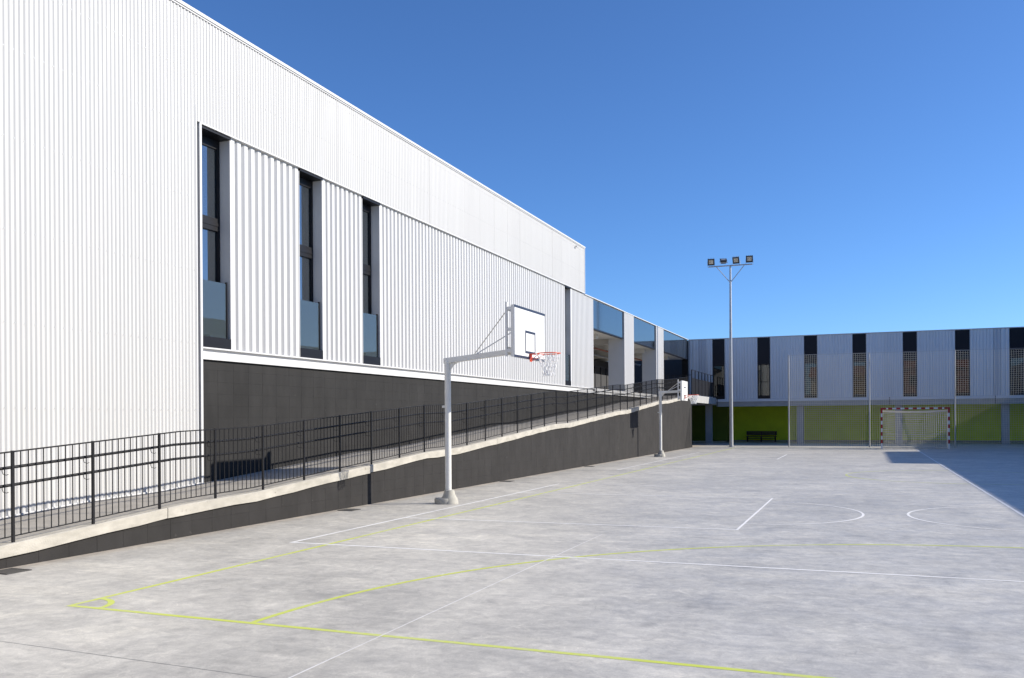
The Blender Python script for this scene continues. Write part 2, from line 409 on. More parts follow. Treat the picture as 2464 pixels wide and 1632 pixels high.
# ------------------------------------------------------------------ the ramp
ramp = thing('access_ramp', 'long sloping access ramp with pale concrete edge and charcoal block side wall', 'ramp', (0, 0, 0))
CAPH = .152
block_wall(ramp, 'rblock', XR, 3.5, 51.78, lambda y: 0.0, lambda y: zr(y)-CAPH+.03, thick=.10)
# core behind the blocks, following the slope
mb = MB()
br = rbreaks(3.5, 51.8)
for a, b in zip(br, br[1:]):
    mb.prism(XF-.14, XR-.011, a, b, -.05, max(-.04, zr(a)-.12), -.05, zr(b)-.12)
mb.build('wall_core', 'mortar', ramp)
box('wall_core', 'rblock', ramp, XF-.1, XR+.002, 51.79, 51.98, 0, 2.88)
mb = MB()
for a, b in zip(br, br[1:]):
    mb.prism(XF-.14, XR-.17, a, b, zr(a)-.118, zr(a)-.025, zr(b)-.118, zr(b)-.025)
mb.build('ramp_floor', 'rampfloor', ramp)
# edge beam, cast in lengths
ys = [3.5, 10.0, 15.62, 22.3, 28.2, 36.2, 43.0, 51.98]
for a, b in zip(ys, ys[1:]):
    mb = MB(); bb = rbreaks(a+.004, b-.004); bb2 = []
    for p, q in zip(bb, bb[1:]):
        k = max(1, int((q-p)/.5)); bb2 += [p+(q-p)*i/k for i in range(k)]
    bb2.append(bb[-1])
    prof = []
    for y in bb2:
        z = zr(y); j = random.uniform(-.007, .007); jl = random.uniform(-.010, .010)
        prof.append([(XR-.17, z-CAPH), (XR+.045+j*.4, z-CAPH+jl), (XR+.048+j*.5, z-.012), (XR+.036, z), (XR-.16, z), (XR-.17, z-.01)])
    n6 = 6
    for pr, y in zip(prof, bb2): mb.v += [(p[0], y, p[1]) for p in pr]
    for i in range(len(bb2)-1):
        for k in range(n6):
            k2 = (k+1) % n6
            mb.f.append((i*n6+k, i*n6+k2, (i+1)*n6+k2, (i+1)*n6+k))
    mb.f.append(tuple(reversed(range(n6)))); mb.f.append(tuple((len(bb2)-1)*n6+k for k in range(n6)))
    mb.build('edge_beam', 'cap', ramp)

# ------------------------------------------------------------------ ramp railing
rail = thing('ramp_railing', 'long black metal railing with thin balusters climbing along the ramp edge', 'railing', (0, 0, 0))
XRL = XR-.01
SP = 1.17
posts = [9.9+SP*k for k in range(-5, 36)]
posts = [p for p in posts if p < 51.9]
def railz(y, dz): return zr(y)+dz
def follow(y0, y1, dz, x, r, n=6):
    pts = []
    for y in rbreaks(y0, y1): pts.append((x, y, zr(y)+dz))
    return MB().tube(pts, r, n)
pm = MB().box(-.013, .013, -.0165, .0165, -.03, 1.078).mesh('post', 'black')
bm_ = MB().tube([(0, 0, .075), (0, 0, 1.055)], .0066, 6).mesh('baluster', 'black')
bk = MB().tube([(0, 0, .80), (-.03, 0, .79), (-.085, 0, .80), (-.10, 0, .83), (-.10, 0, .855)], .004, 6)
bk.tube([(0, 0, .59), (-.03, 0, .58), (-.085, 0, .59), (-.10, 0, .62), (-.10, 0, .645)], .004, 6)
bkm = bk.mesh('handrail_bracket', 'black')
for p in posts:
    link('post', pm, rail, (XRL, p, zr(p)))
    link('handrail_bracket', bkm, rail, (XRL-.01, p-.05, zr(p)))
bal = []
for a, b in zip(posts, posts[1:]):
    for k in range(1, 11):
        bal.append(a+(b-a)*k/11)
vis = sorted([y for y in bal if y > 6.9]) + sorted([y for y in bal if y <= 6.9], reverse=True)
restb = MB()
for i, y in enumerate(vis):
    if i < 300: link('baluster', bm_, rail, (XRL, y, zr(y)))
    else: restb.tube([(XRL, y, zr(y)+.075), (XRL, y, zr(y)+1.055)], .0075, 5)
if restb.v: restb.build('baluster_rows', 'black', rail)['kind'] = 'stuff'
def flatrail(dz, hx, hz):
    mb = MB(); b = rbreaks(posts[0]-.02, posts[-1]+.02)
    for p, q in zip(b, b[1:]): mb.prism(XRL-hx, XRL+hx, p, q, zr(p)+dz-hz, zr(p)+dz+hz, zr(q)+dz-hz, zr(q)+dz+hz)
    return mb
flatrail(1.065, .020, .008).build('top_rail', 'black', rail)
flatrail(.072, .012, .006).build('bottom_rail', 'black', rail)
for dz in (.87, .66): follow(posts[0]-.1, posts[-1], dz, XRL-.11, .0185, 10).build('handrail', 'black', rail, smooth=True)

# ------------------------------------------------------------------ the sports hall and its lower wing
hall = thing('sports_hall', 'long white corrugated metal sports hall with tall narrow windows above a charcoal base', 'building', (0, 0, 0))
# structure behind the skins
mb = MB()
mb.box(-32, XF-.06, -6, YC-.06, 0, ZH-.06)                 # blind front part
mb.box(-32, XF-.16, YC-.06, YE-.03, ZT+.03, ZH-.06)         # upper volume
mb.build('wall', 'intgrey', hall)
box('rear_wall', 'intgrey', hall, -32, -18, YC-.05, YB, 0, ZT)
box('floor_slab', 'intgrey', hall, -17.99, XG-.07, YC-.05, 38.1, 2.86, 3.03)
box('ceiling', 'intgrey', hall, -17.99, XG-.07, YC-.05, 38.1, 6.86, ZT-.02)
box('base_wall', 'mortar', hall, -17.99, XL-.03, YC-.055, YB+.02, 0, 2.855)
block_wall(hall, 'block', XL, YC+.03, 52.0, lambda y: max(0, zr(y)-.06), lambda y: ZF+.004, thick=.05)
# cladding sheets, 1.155 m cover width, 14 ribs
SW = 1.155
prof = sine_profile(SW, SW/14, .0107)
profL = prof
yj = 12.735
def base_z(y): return max(0.0, zr(y)-.022)
k = 0
y = yj
while y > -5.6:
    y -= SW
    zb = base_z(y+SW)+.012 if y+SW > 3 else .03
    zb = max(.03, base_z(y)+.02)
    link('cladding_sheet', sheet_mesh('cladding_sheet', prof, ZH-.07-zb, 'clad', smooth=True), hall, (XF-.012+random.uniform(-.0015, .0015), y+.002, zb))
upm = sheet_mesh('cladding_sheet', [(a*.9965, d) for a, d in prof], ZH-.07-(ZT+.02), 'clad', smooth=True)
y = yj
while y < YE-SW:
    link('cladding_sheet', upm, hall, (XF-.012+random.uniform(-.0015, .0015), y+.002, ZT+.02)); y += SW
lastp = [(a, d) for a, d in prof if a <= YE-y-.05]
link('cladding_sheet', sheet_mesh('cladding_sheet', lastp, ZH-.07-(ZT+.02), 'clad', smooth=True), hall, (XF-.012, y+.002, ZT+.02))
# trims
box('drip_trim', 'trim', hall, XF-.10, XF+.006, yj+.1, YE-.02, ZT+.002, ZT+.03)
box('soffit_trim', 'trim', hall, XL-.10, XF-.10, YC+.03, YE-.02, ZT+.004, ZT+.026)
box('corner_trim', 'trim', hall, XF-.20, XF+.006, YC-.05, YC+.005, zr(YC)-.03, ZT-.003)
box('corner_trim', 'trim', hall, XF-.02, XF+.003, yj, yj+.03, zr(YC)-.03, ZT+.3)
box('roof_coping', 'trim', hall, XF-.35, XF+.03, -6, YE+.02, ZH-.055, ZH)
box('roof_coping', 'trim', hall, XF-.30, XF+.010, -6, YE+.01, ZH-.085, ZH-.056)
box('corner_trim', 'trim', hall, XF-.08, XF+.008, YE-.05, YE+.005, ZT+.031, ZH-.086)
box('end_wall', 'clad', hall, -32, XF-.05, YE-.029, YE, ZT+.05, ZH-.09)
MB().box(XF, XF+.09, 35.30, 35.34, 8.86, 8.885).box(XF+.05, XF+.10, 35.26, 35.38, 8.82, 8.86).build('wall_fitting', 'trim', hall)
SCR = MB()
for zz in (1.9, 3.1, 4.4, 5.7, 6.95, 7.93, 8.85):
    yy_ = yj-SW/28
    while yy_ > 2:
        if zz > base_z(yy_)+.2: SCR.box(XF-.004, XF+.006, yy_-.007, yy_+.007, zz-.007, zz+.007)
        yy_ -= SW/7
for zz in (7.93, 8.85):
    yy_ = yj+SW/28
    while yy_ < YE-.1:
        SCR.box(XF-.004, XF+.006, yy_-.007, yy_+.007, zz-.007, zz+.007); yy_ += SW/7
SCR.build('screw_rows', 'galv', hall)['kind'] = 'stuff'
# base trim under cladding
mbt = MB(); bb = rbreaks(3.6, YC-.06)
for a, b in zip(bb, bb[1:]): mbt.prism(XF-.05, XF+.012, a, b, base_z(a)+.004, base_z(a)+.028, base_z(b)+.004, base_z(b)+.028)
mbt.build('base_trim', 'trim', hall)
# ledge below the ribbed storey: thin lip, shaded web, bright flange
box('ledge_lip', 'trim', hall, XL-.12, XL+.035, YC+.006, 38.13, ZL-.028, ZL-.002)
box('ledge_web', 'trim', hall, XL-.10, XL-.045, YC+.007, 60.9, 2.875, ZL-.029)
MB().add([(XL-.08, YC+.006, 2.822), (XL+.06, YC+.006, 2.822), (XL+.06, YC+.006, 2.89), (XL-.044, YC+.006, 2.93), (XL-.08, YC+.006, 2.93),
          (XL-.08, 60.9, 2.822), (XL+.06, 60.9, 2.822), (XL+.06, 60.9, 2.89), (XL-.044, 60.9, 2.93), (XL-.08, 60.9, 2.93)],
         [(0, 1, 2, 3, 4), (9, 8, 7, 6, 5), (1, 0, 5, 6), (2, 1, 6, 7), (3, 2, 7, 8), (4, 3, 8, 9), (0, 4, 9, 5)]).build('ledge_flange', 'trim', hall)
# ribbed panels between the windows
PIT, DEP = .195, .054
def ribbed(parent, y0, y1, z0, z1, x, m='rib', per=5):
    n = max(1, round((y1-y0)/(PIT*per))); wdt = (y1-y0)/n
    me = sheet_mesh('ribbed_panel', trap_profile(wdt, PIT, DEP), z1-z0, m)
    for i in range(n): link('ribbed_panel', me, parent, (x+random.uniform(-.001, .001), y0+i*wdt, z0))
WIN = [(12.90, 13.72), (15.95, 16.80), (18.51, 19.32), (34.03, 34.77)]
RIB = [(13.86, 15.93), (16.94, 18.49), (19.46, 34.01), (34.80, 38.08)]
for a, b in RIB:
    ribbed(hall, a, b, ZL, ZT+.001 if b < 37 else ZT-.03, XL)
    box('panel_backing', 'intgrey', hall, XL-.12, XL-.06, a, b, ZL, ZT-.031)
# windows
for i, (a, b) in enumerate(WIN):
    wd = MB()
    wd.box(XG-.05, XG+.03, a, a+.07, 3.25, ZT-.02).box(XG-.05, XG+.03, b-.075, b, 3.25, ZT-.02)
    wd.box(XG-.05, XG+.031, a+.07, b-.075, 6.85, ZT-.02)
    wd.box(XG-.05, XG+.031, a+.07, b-.075, 3.25, 3.33)
    wo = wd.build('window', 'frame', hall)
    mt_ = MB().box(XG-.05, XG+.05, a+.07, b-.075, 5.29, 5.53).box(XG-.05, XG+.06, a+.07, b-.075, 5.38, 5.44)
    mt_.build('transom', 'frame', wo)
    box('pane', 'glass', wo, XG-.012, XG, a+.07, b-.075, 5.53, 6.85)
    box('pane', 'glass', wo, XG-.012, XG, a+.07, b-.075, 3.33, 5.29)
    box('sill', 'frame', wo, XG-.05, XL+.012, a+.002, b-.002, ZL, 3.248)
    box('soffit', 'frame', wo, XG+.031, XL+.03, a, b, ZT-.05, ZT-.003)
    box('reveal', 'trim', wo, XG+.03, XL+.004, b-.001, b+.03, ZL, ZT-.052)
    box('reveal', 'trim', wo, XL-.03, XL+.004, b+.03, b+.135, ZL, ZT-.002)
    if i > 0: box('reveal', 'trim', wo, XG+.03, XL+.002, a-.019, a, ZL, ZT-.052)
    box('balustrade_pane', 'bglass', wo, XL-.060, XL-.048, a+.01, b-.075, 3.25, 4.29)
    box('clamp_profile', 'frame', wo, XL-.075, XL-.033, b-.07, b-.045, 3.25, 4.32)

# covered gallery beyond the ribbed panels
box('roof', 'trim', hall, -18.5, XL-.05, 38.12, YB+.02, ZT-.08, ZT-.035)
box('roof_coping', 'trim', hall, XL-.30, XL+.045, YE+.03, YB-.02, ZT-.034, ZT+.001)
box('gallery_floor', 'concdark', hall, -17.99, XL+.02, 38.14, YB-.01, 2.94, 3.05)
box('slab_edge', 'trim', hall, XL+.021, XL+.05, 38.14, YB-.05, 2.935, 3.055)
box('ceiling', 'intwhite', hall, -17.99, XL-.16, 38.12, YB-.01, 5.72, 5.80)
for yy in (40.6, 43.9, 47.2, 50.5, 53.8, 57.1): box('ceiling_beam', 'intwhite', hall, -17.9, XL-.6, yy, yy+.35, 5.50, 5.719)
MB().tube([(-13.2, 38.2, 5.42), (-13.2, 60.5, 5.42)], .045, 8).build('ceiling_pipe', 'pipe', hall, smooth=True)
MB().tube([(-14.4, 38.2, 5.38), (-14.4, 60.5, 5.38)], .06, 8).build('ceiling_pipe', 'galv', hall, smooth=True)
box('gallery_rear_wall', 'intgrey', hall, -17.6, -17.3, 38.12, 50, 3.06, 5.49)
box('gallery_rear_wall', 'intdark', hall, -16.2, -15.9, 50.01, YB-.02, 3.06, 5.49)
box('gallery_end_wall', 'intwhite', hall, -17.2, XL-.12, 38.14, 38.3, 3.06, 5.71)
box('corner_post', 'frame', hall, XL-.4, XL+.0, 60.87, 61.3, 3.06, ZT-.09)
COLS = [(43.45, 45.43), (50.79, 52.84)]
for a, b in COLS:
    ribbed(hall, a+.04, b-.02, ZL+.01, ZT-.04, XL+.03)
    box('pier', 'trim', hall, XL-.80, XL-.035, a, b, 3.06, ZT-.085)
    box('pier_edge', 'trim', hall, XL-.034, XL+.034, a-.002, a+.04, 3.06, ZT-.04)
    box('pier_edge', 'trim', hall, XL-.034, XL+.034, b-.02, b+.002, 3.06, ZT-.04)
FAS = [(38.12, 43.445), (45.435, 50.785), (52.845, 60.86)]
for a, b in FAS:
    n = max(1, round((b-a)/1.33))
    for k in range(n):
        w0 = a+(b-a)*k/n; w1 = a+(b-a)*(k+1)/n
        box('fascia_panel', 'bluepanel', hall, XL-.14, XL-.02, w0+.003, w1-.003, 5.74, ZT-.086)
    box('fascia_edge', 'frame', hall, XL-.16, XL-.015, a, b, 5.68, 5.739)

# gallery railing (thing): posts with dark infill
gr = thing('gallery_railing', 'dark panelled railing standing inside the covered gallery behind the white piers', 'railing', (0, 0, 0))
GX = -13.6
for k in range(12):
    yy = 38.6+k*1.15
    box('post', 'black', gr, GX-.03, GX+.03, yy-.03, yy+.03, 3.051, 4.55)
    if k < 11: box('infill_panel', 'intdark', gr, GX-.008, GX+.008, yy+.032, yy+1.118, 3.12, 4.15)
box('top_rail', 'black', gr, GX-.02, GX+.02, 38.6-.03, 38.6+11*1.15+.03, 4.551, 4.58)

# ------------------------------------------------------------------ landing bridge between ramp and far wing
lb = thing('landing_bridge', 'raised concrete landing joining the top of the ramp to the far wing', 'landing', (0, 0, 0))
box('slab', 'concdark', lb, XL+.06, XR-.02, 51.985, YB+.05, 2.70, 3.045)
box('edge_beam', 'concdark', lb, XR-.019, XR+.03, 51.985, YB-.05, 2.62, 3.05)
lr = thing('landing_railing', 'tall black railing with dark infill panels on the raised landing', 'railing', (0, 0, 0))
for k in range(8):
    yy = 52.05+k*1.17
    box('post', 'black', lr, XR-.05, XR+.0, yy-.025, yy+.025, 3.051, 4.50)
    if k < 7: box('infill_panel', 'black', lr, XR-.032, XR-.020, yy+.026, yy+1.144, 3.10, 4.05)
box('top_rail', 'black', lr, XR-.045, XR-.005, 52.02, 52.05+7*1.17+.025, 4.501, 4.525)
for k in range(4):
    xx = XR-.35-k*.36
    box('post', 'black', lr, xx-.02, xx+.02, 52.02, 52.06, 3.046, 4.2)
box('top_rail', 'black', lr, XR-.35-3*.36-.02, XR-.06, 52.02, 52.06, 4.201, 4.225)

# ------------------------------------------------------------------ far wing with porch
fw_ = thing('classroom_wing', 'two-storey far wing with grey-blue ribbed upper floor over lime green porch', 'building', (0, 0, 0))
XA, XB2 = -11.15, 15.2
FACX = [(-9.50+2.953*k, -9.50+2.953*k+.78) for k in range(9)]
FACX = [f for f in FACX if f[1] < XB2]
def ribbedX(x0, x1, z0, z1, y, m):
    if x1-x0 < .05: return
    n = max(1, round((x1-x0)/1.1)); wdt = (x1-x0)/n
    prof_ = trap_profile(wdt, .195, .035)
    me = sheet_mesh('ribbed_panel', prof_, z1-z0, m, axis='X')
    for i in range(n): link('ribbed_panel', me, fw_, (x0+i*wdt, y+random.uniform(-.001, .001), z0))
    box('panel_backing', 'intdark', fw_, x0, x1, y+.05, y+.12, z0, z1)
edges = [XA]+[e for f in FACX for e in f]+[XB2]
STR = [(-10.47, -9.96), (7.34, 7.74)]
for i in range(0, len(edges), 2):
    a, b = edges[i]+.012, edges[i+1]-.012
    cuts = [(s0, s1) for s0, s1 in STR if s0 > a and s1 < b]
    if cuts:
        s0, s1 = cuts[0]
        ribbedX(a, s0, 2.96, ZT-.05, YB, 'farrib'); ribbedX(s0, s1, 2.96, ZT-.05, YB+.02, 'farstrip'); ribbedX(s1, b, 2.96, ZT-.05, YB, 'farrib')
    else: ribbedX(a, b, 2.96, ZT-.05, YB, 'farrib')
for i, (a, b) in enumerate(FACX):
    wm = MB().box(a, a+.05, YB+.0, YB+.12, 2.97, 5.27).box(b-.05, b, YB+.0, YB+.12, 2.97, 5.27)
    wm.box(a+.05, b-.05, YB+.0, YB+.12, 2.97, 3.17).box(a+.05, b-.05, YB+.0, YB+.12, 5.20, 5.27)
    wo = wm.build('window', 'frame', fw_)
    box('pane', 'farglass', wo, a+.05, b-.05, YB+.06, YB+.07, 3.17, 5.20)
    box('overpanel', 'panelblack', wo, a, b, YB+.005, YB+.08, 5.272, ZT-.05)
    if i % 2 == 1: box('guard_bar', 'frame', wo, a+.05, b-.05, YB+.02, YB+.04, 4.05, 4.09)
# curtain behind the second window
cm = MB(); pts = []
a, b = FACX[1]
nn = 26
for i in range(nn+1):
    t = i/nn; pts.append((a+.12+t*.42, YB+.28+.03*math.sin(t*34)))
for (x_, y_) in pts: cm.v += [(x_, y_, 3.2), (x_, y_, 5.18), (x_, y_+.004, 3.2), (x_, y_+.004, 5.18)]
for i in range(nn):
    cm.f.append((4*i, 4*i+4, 4*i+5, 4*i+1)); cm.f.append((4*i+2, 4*i+3, 4*i+7, 4*i+6))
cm.build('curtain', 'curtain', fw_)
box('roof_coping', 'trim', fw_, XA-.02, XB2, YB-.035, YB+.4, ZT-.048, ZT+.004)
box('roof', 'concdark', fw_, XA, XB2+10, YB+.41, 74, ZT-.2, ZT-.02)
box('rear_wall', 'intdark', fw_, XA-6, XB2+10, 68, 68.2, 3.0, ZT-.21)
box('upper_floor', 'concdark', fw_, -17.9, XB2+10, YB+.35, 74, 2.70, 2.95)
box('ledge', 'farrib', fw_, -9.25, XB2, YB-.06, YB+.34, 2.78, 2.955)
box('edge_beam', 'concdark', fw_, -9.25, XB2, YB+.02, YB+.34, 2.46, 2.779)
for k in range(3):
    xx = -9.2+k*8
for cx in (-9.86, -3.90, 2.06, 8.02, 13.98):
    box('column', 'concdark', fw_, cx-.21, cx+.21, YB+.35, YB+.77, 0.0, 2.70, bevel=.01)
box('porch_ceiling', 'intwhite', fw_, -17.9, XB2+10, YB+.36, 65.95, 2.60, 2.69)
box('porch_wall', 'green', fw_, -9.0, XB2+10, 65.6, 65.9, 0.10, 2.69)
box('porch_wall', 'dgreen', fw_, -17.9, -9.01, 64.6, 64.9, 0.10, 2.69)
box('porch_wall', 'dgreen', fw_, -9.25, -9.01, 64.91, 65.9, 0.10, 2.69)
box('plinth', 'concdark', fw_, -17.9, XB2+10, 65.56, 65.91, 0.0, .099)
for x0 in (-7.6, -1.7, 4.2, 10.1):
    box('porch_lamp', 'intwhite', fw_, x0, x0+1.3, 62.4, 62.55, 2.52, 2.599)
for x0 in (-9.2, 1.5, 7.4): box('conduit', 'intdark', fw_, x0, x0+.03, YB-.09, YB-.062, 2.46, 2.95)

# bench in the porch
bn = thing('porch_bench', 'dark slatted bench against the lime green porch wall', 'bench', (-6.75, 64.9, 0))
for k, z in enumerate((.48, .57, .66)): box('back_slat', 'bench', bn, -1.04, 1.04, .18, .22, z, z+.08)
for k in range(4): box('seat_slat', 'bench', bn, -1.04, 1.04, -.26+k*.11, -.165+k*.11, .36, .395)
box('stretcher', 'bench', bn, -.9, .9, -.02, .02, .22, .27)
for x0 in (-.95, 0, .95):
    MB().box(x0-.025, x0+.025, -.24, -.19, 0, .359).box(x0-.025, x0+.025, .222, .26, 0, .74).box(x0-.025, x0+.025, -.188, .221, .31, .359).build('leg', 'black', bn)

# ------------------------------------------------------------------ right wing (closes the court on the sunny side, casts the shade on the court)
sw = thing('side_wing', 'two-storey side wing closing the court opposite the ramp, grey ribbed panels', 'building', (0, 0, 0))
XS = 14.95
box('wall', 'concdark', sw, XS+.13, XS+9, -12, YB-.1, 0, ZT-.05)
box('roof_coping', 'trim', sw, XS-.03, XS+9, -12, YB-.1, ZT-.049, ZT)
box('ledge', 'trim', sw, XS-.02, XS+.129, -12, YB-.1, 2.78, 2.95)
me = sheet_mesh('ribbed_panel', trap_profile(2.17, .195, .035), ZT-.05-2.955, 'farrib', axis='Yn')
yy = -12
k = 0
while yy < YB-3:
    link('ribbed_panel', me, sw, (XS+.05, yy, 2.955))
    wo = MB().box(XS+.05, XS+.128, yy+2.18, yy+2.94, 2.955, ZT-.05).build('window', 'frame', sw)
    box('pane', 'panelblack', wo, XS+.045, XS+.049, yy+2.23, yy+2.89, 3.2, ZT-.1)
    yy += 2.953
box('porch_wall', 'green', sw, XS+.10, XS+.129, -12, YB-.1, .1, 2.6)
box('rooftop_plant_room', 'concdark', sw, XS+.0, XS+5, 41.3, 53.0, ZT+.001, ZT+.95)

# ------------------------------------------------------------------ basketball posts
def hoop(name, label, px, py, top, xb, yb, bwid, z0, z1, rimz, arm_end_z, dense, big):
    T = thing(name, label, 'basketball hoop', (px, py, 0), None)
    L = lambda x, y, z: (x-px, y-py, z)
    R = .064
    MB().tube([L(px, py, .2), L(px, py, top-.02)], R, 20).build('pole', 'polewhite', T, smooth=True)
    MB().lathe([(.215, 0.0), (.22, .09), (.205, .115)], -.07, 0, 28).build('footing', 'base', T, smooth=True)
    MB().lathe([(.185, 0.001), (.17, .10), (.125, .17), (.10, .27), (.085, .28)], .02, 0, 28).build('footing_collar', 'base', T, smooth=True)
    # arm: rectangular tube rising to the board
    xe = xb-.19
    hh = .055
    MB().add([L(px-.07, py-hh, top-.11), L(px-.07, py+hh, top-.11), L(px-.07, py+hh, top), L(px-.07, py-hh, top),
              L(xe, py-hh, arm_end_z-.10), L(xe, py+hh, arm_end_z-.10), L(xe, py+hh, arm_end_z), L(xe, py-hh, arm_end_z)],
             [(0, 1, 2, 3), (7, 6, 5, 4), (0, 4, 5, 1), (1, 5, 6, 2), (2, 6, 7, 3), (3, 7, 4, 0)]).build('arm', 'polewhite', T, bevel=.006)
    gz = top-.10
    gm = MB(); n = 7; ol = []
    for i in range(n):
        t = i/(n-1)*math.pi/2
        ol.append((px+R*.9+.24*(1-math.sin(t))+0.0, gz-.26*(1-math.cos(t))))
    ol = [(px+R*.8, gz), *[(px+R*.8+.24-.24*math.sin(t), gz+.012-.26+.26*(math.cos(t))) for t in [i/(n-1)*math.pi/2 for i in range(n)]]]
    vv = [L(x, py-.012, z) for x, z in ol]+[L(x, py+.012, z) for x, z in ol]; k = len(ol)
    gm.add(vv, [tuple(range(k)), tuple(reversed(range(k, 2*k)))]+[(i, k+i, k+(i+1) % k, (i+1) % k) for i in range(k)]).build('gusset', 'polewhite', T)
    box('adjuster_tab', 'polewhite', T, -R-.055, -R+.005, -.02, .02, 1.94, 1.985)
    # board with mounting frame behind it
    zc = z0
    bd = MB().box(xb-.03-px, xb-px, yb-bwid/2-py, yb+bwid/2-py, z0, z1).build('backboard', 'boardwhite', T, bevel=.004)
    e = .004; wl = .045 if big else .022
    yl, yr = yb-bwid/2-py, yb+bwid/2-py; fx = xb-px
    def line(n_, a, b, c, d_): box(n_, 'navy', bd, fx+.0005, fx+e, a, b, c, d_)
    if big:
        line('border_line', yl+.004, yr-.004, z1-.05, z1-.004); line('border_line', yl+.004, yr-.004, z0+.004, z0+.05)
        line('border_line', yl+.004, yl+.016, z0+.051, z1-.051); line('border_line', yr-.018, yr-.004, z0+.051, z1-.051)
    sq0, sq1, hw = (z0+.11, z0+.545, .28) if big else (z0+.20, z0+.60, .20)
    cy_ = yb-py
    line('target_line', cy_-hw, cy_+hw, sq1-.045, sq1); line('target_line', cy_-hw, cy_+hw, sq0, sq0+.045)
    if big:
        line('target_line', cy_-hw, cy_-hw+.04, sq0+.046, sq1-.046); line('target_line', cy_+hw-.04, cy_+hw, sq0+.046, sq1-.046)
    fr = MB()
    for yy in (yl+.02, yr-.06):
        fr.box(xb-.19-px, xb-.15-px, yy, yy+.04, z0+.02, z1+.05)
        fr.box(xb-.075-px, xb-.031-px, yy, yy+.04, z0+.01, z1-.01)
        for zz in (z0+.1, (z0+z1)/2, z1-.1): fr.box(xb-.149-px, xb-.076-px, yy+.005, yy+.035, zz, zz+.06)
    for zz in (z0+.05, arm_end_z-.10, z1-.10): fr.box(xb-.188-px, xb-.152-px, yl+.061, yr-.061, zz, zz+.05)
    fr.build('board_frame', 'polewhite', T)
    # braces from the arm to the upper corners
    bx0 = px+(xe-px)*.37; bz0 = top+(arm_end_z-top)*.37
    for sgn in (-1, 1):
        MB().tube([L(bx0, py+sgn*.03, bz0), L(xb-.17, yb+sgn*(bwid/2-.1), z1-.08)], .011, 8).build('brace', 'polewhite', T, smooth=True)
    # rim, bracket and net
    rr = .225; rc = (xb+.15+rr-px, yb-py)
    ring = [(rc[0]+rr*math.cos(2*math.pi*i/40), rc[1]+rr*math.sin(2*math.pi*i/40), rimz) for i in range(41)]
    rim = MB().tube(ring, .0095, 8, cap=False).build('rim', 'orange', T, smooth=True)
    bm = MB().box(fx+.005, fx+.10, cy_-.065, cy_+.065, rimz-.012, rimz+.004).box(fx+.005, fx+.014, cy_-.065, cy_+.065, rimz-.15, rimz-.013)
    bm.box(fx+.10, rc[0]-rr+.012, cy_-.05, cy_+.05, rimz-.008, rimz+.002)
    for sgn in (-1, 1): bm.tube([(fx+.014, cy_+sgn*.055, rimz-.13), (rc[0]-rr*.55, cy_+sgn*.155, rimz-.006)], .007, 6)
    bm.build('rim_bracket', 'orange', rim)
    nm = MB(); nst = 12 if not dense else 16; lv = [(0, rr*.99), (.10, .185), (.19, .155), (.28, .125), (.36, .115), (.43, .12)]
    if dense: lv = [(0, rr*.99), (.08, .20), (.15, .175), (.22, .13), (.30, .11), (.38, .11)]
    cw = .0055 if not dense else .009
    for k in range(nst):
        for sg in (-1, 1):
            pts = []
            for j, (dz, rad) in enumerate(lv):
                t = 2*math.pi*(k+sg*.5*j)/nst
                jit = random.uniform(-.006, .006)
                pts.append((rc[0]+(rad+jit)*math.cos(t), rc[1]+(rad+jit)*math.sin(t), rimz-.008-dz))
            nm.tube(pts, cw, 4, cap=False)
    no = nm.build('net', 'netw', T)
    return T
hoop('basketball_hoop', 'tall white basketball hoop with black-lined backboard beside the wall drain', -7.83, 16.26, 2.94, -6.0, 16.15, 1.71, 2.85, 3.83, 2.96, 3.10, False, True)
hoop('basketball_hoop', 'smaller white hoop with narrow backboard near the top of the ramp', -8.37, 39.0, 2.90, -7.24, 38.75, 1.33, 2.46, 3.31, 2.70, 2.93, True, False)

# ------------------------------------------------------------------ floodlight mast
lm = thing('floodlight_mast', 'tall galvanised floodlight mast with four lamps on a crossarm', 'lamp post', (-7.18, 52.8, 0))
MB().tube([(0, 0, 0), (0, 0, 10.53)], .115, 20, r1=.055).build('mast', 'galv', lm, smooth=True)
box('base_plate', 'galv', lm, -.2, .2, -.2, .2, 0, .025)
MB().tube([(-1.25, 0, 10.56), (1.25, 0, 10.56)], .035, 8).build('crossarm', 'galv', lm, smooth=True)
for s in (-1, 1): MB().tube([(s*.80, 0, 10.54), (s*.05, 0, 9.62)], .022, 8).build('brace', 'galv', lm, smooth=True)
for fx, tilt, yw in ((-1.10, 25, 8), (-.38, -62, 14), (.36, 22, -6), (1.09, 12, 4)):
    f = MB(); 
    f.add([(-.20, -.10, .0), (.20, -.10, .0), (.20, -.10, .40), (-.20, -.10, .40), (-.14, .12, .06), (.14, .12, .06), (.14, .12, .34), (-.14, .12, .34)],
          [(0, 1, 2, 3), (7, 6, 5, 4), (0, 4, 5, 1), (1, 5, 6, 2), (2, 6, 7, 3), (3, 7, 4, 0)])
    for xx in (-.16, -.05, .05, .16): f.box(xx-.01, xx+.01, -.09, .10, .39, .42)
    fo = f.build('floodlight', 'lamp', lm, bevel=.01)
    z0 = 10.66 if tilt > 0 else 10.78
    fo.location = (fx, 0, z0); fo.rotation_euler = (math.radians(tilt if tilt > 0 else tilt), 0, math.radians(yw))
    box('lens', 'lens', fo, -.125, .125, -.106, -.099, .10, .33)
    MB().box(-.215, -.205, -.02, .02, -.10, .2).box(.205, .215, -.02, .02, -.10, .2).box(-.215, .215, -.02, .02, -.11, -.101).build('bracket', 'galv', fo)

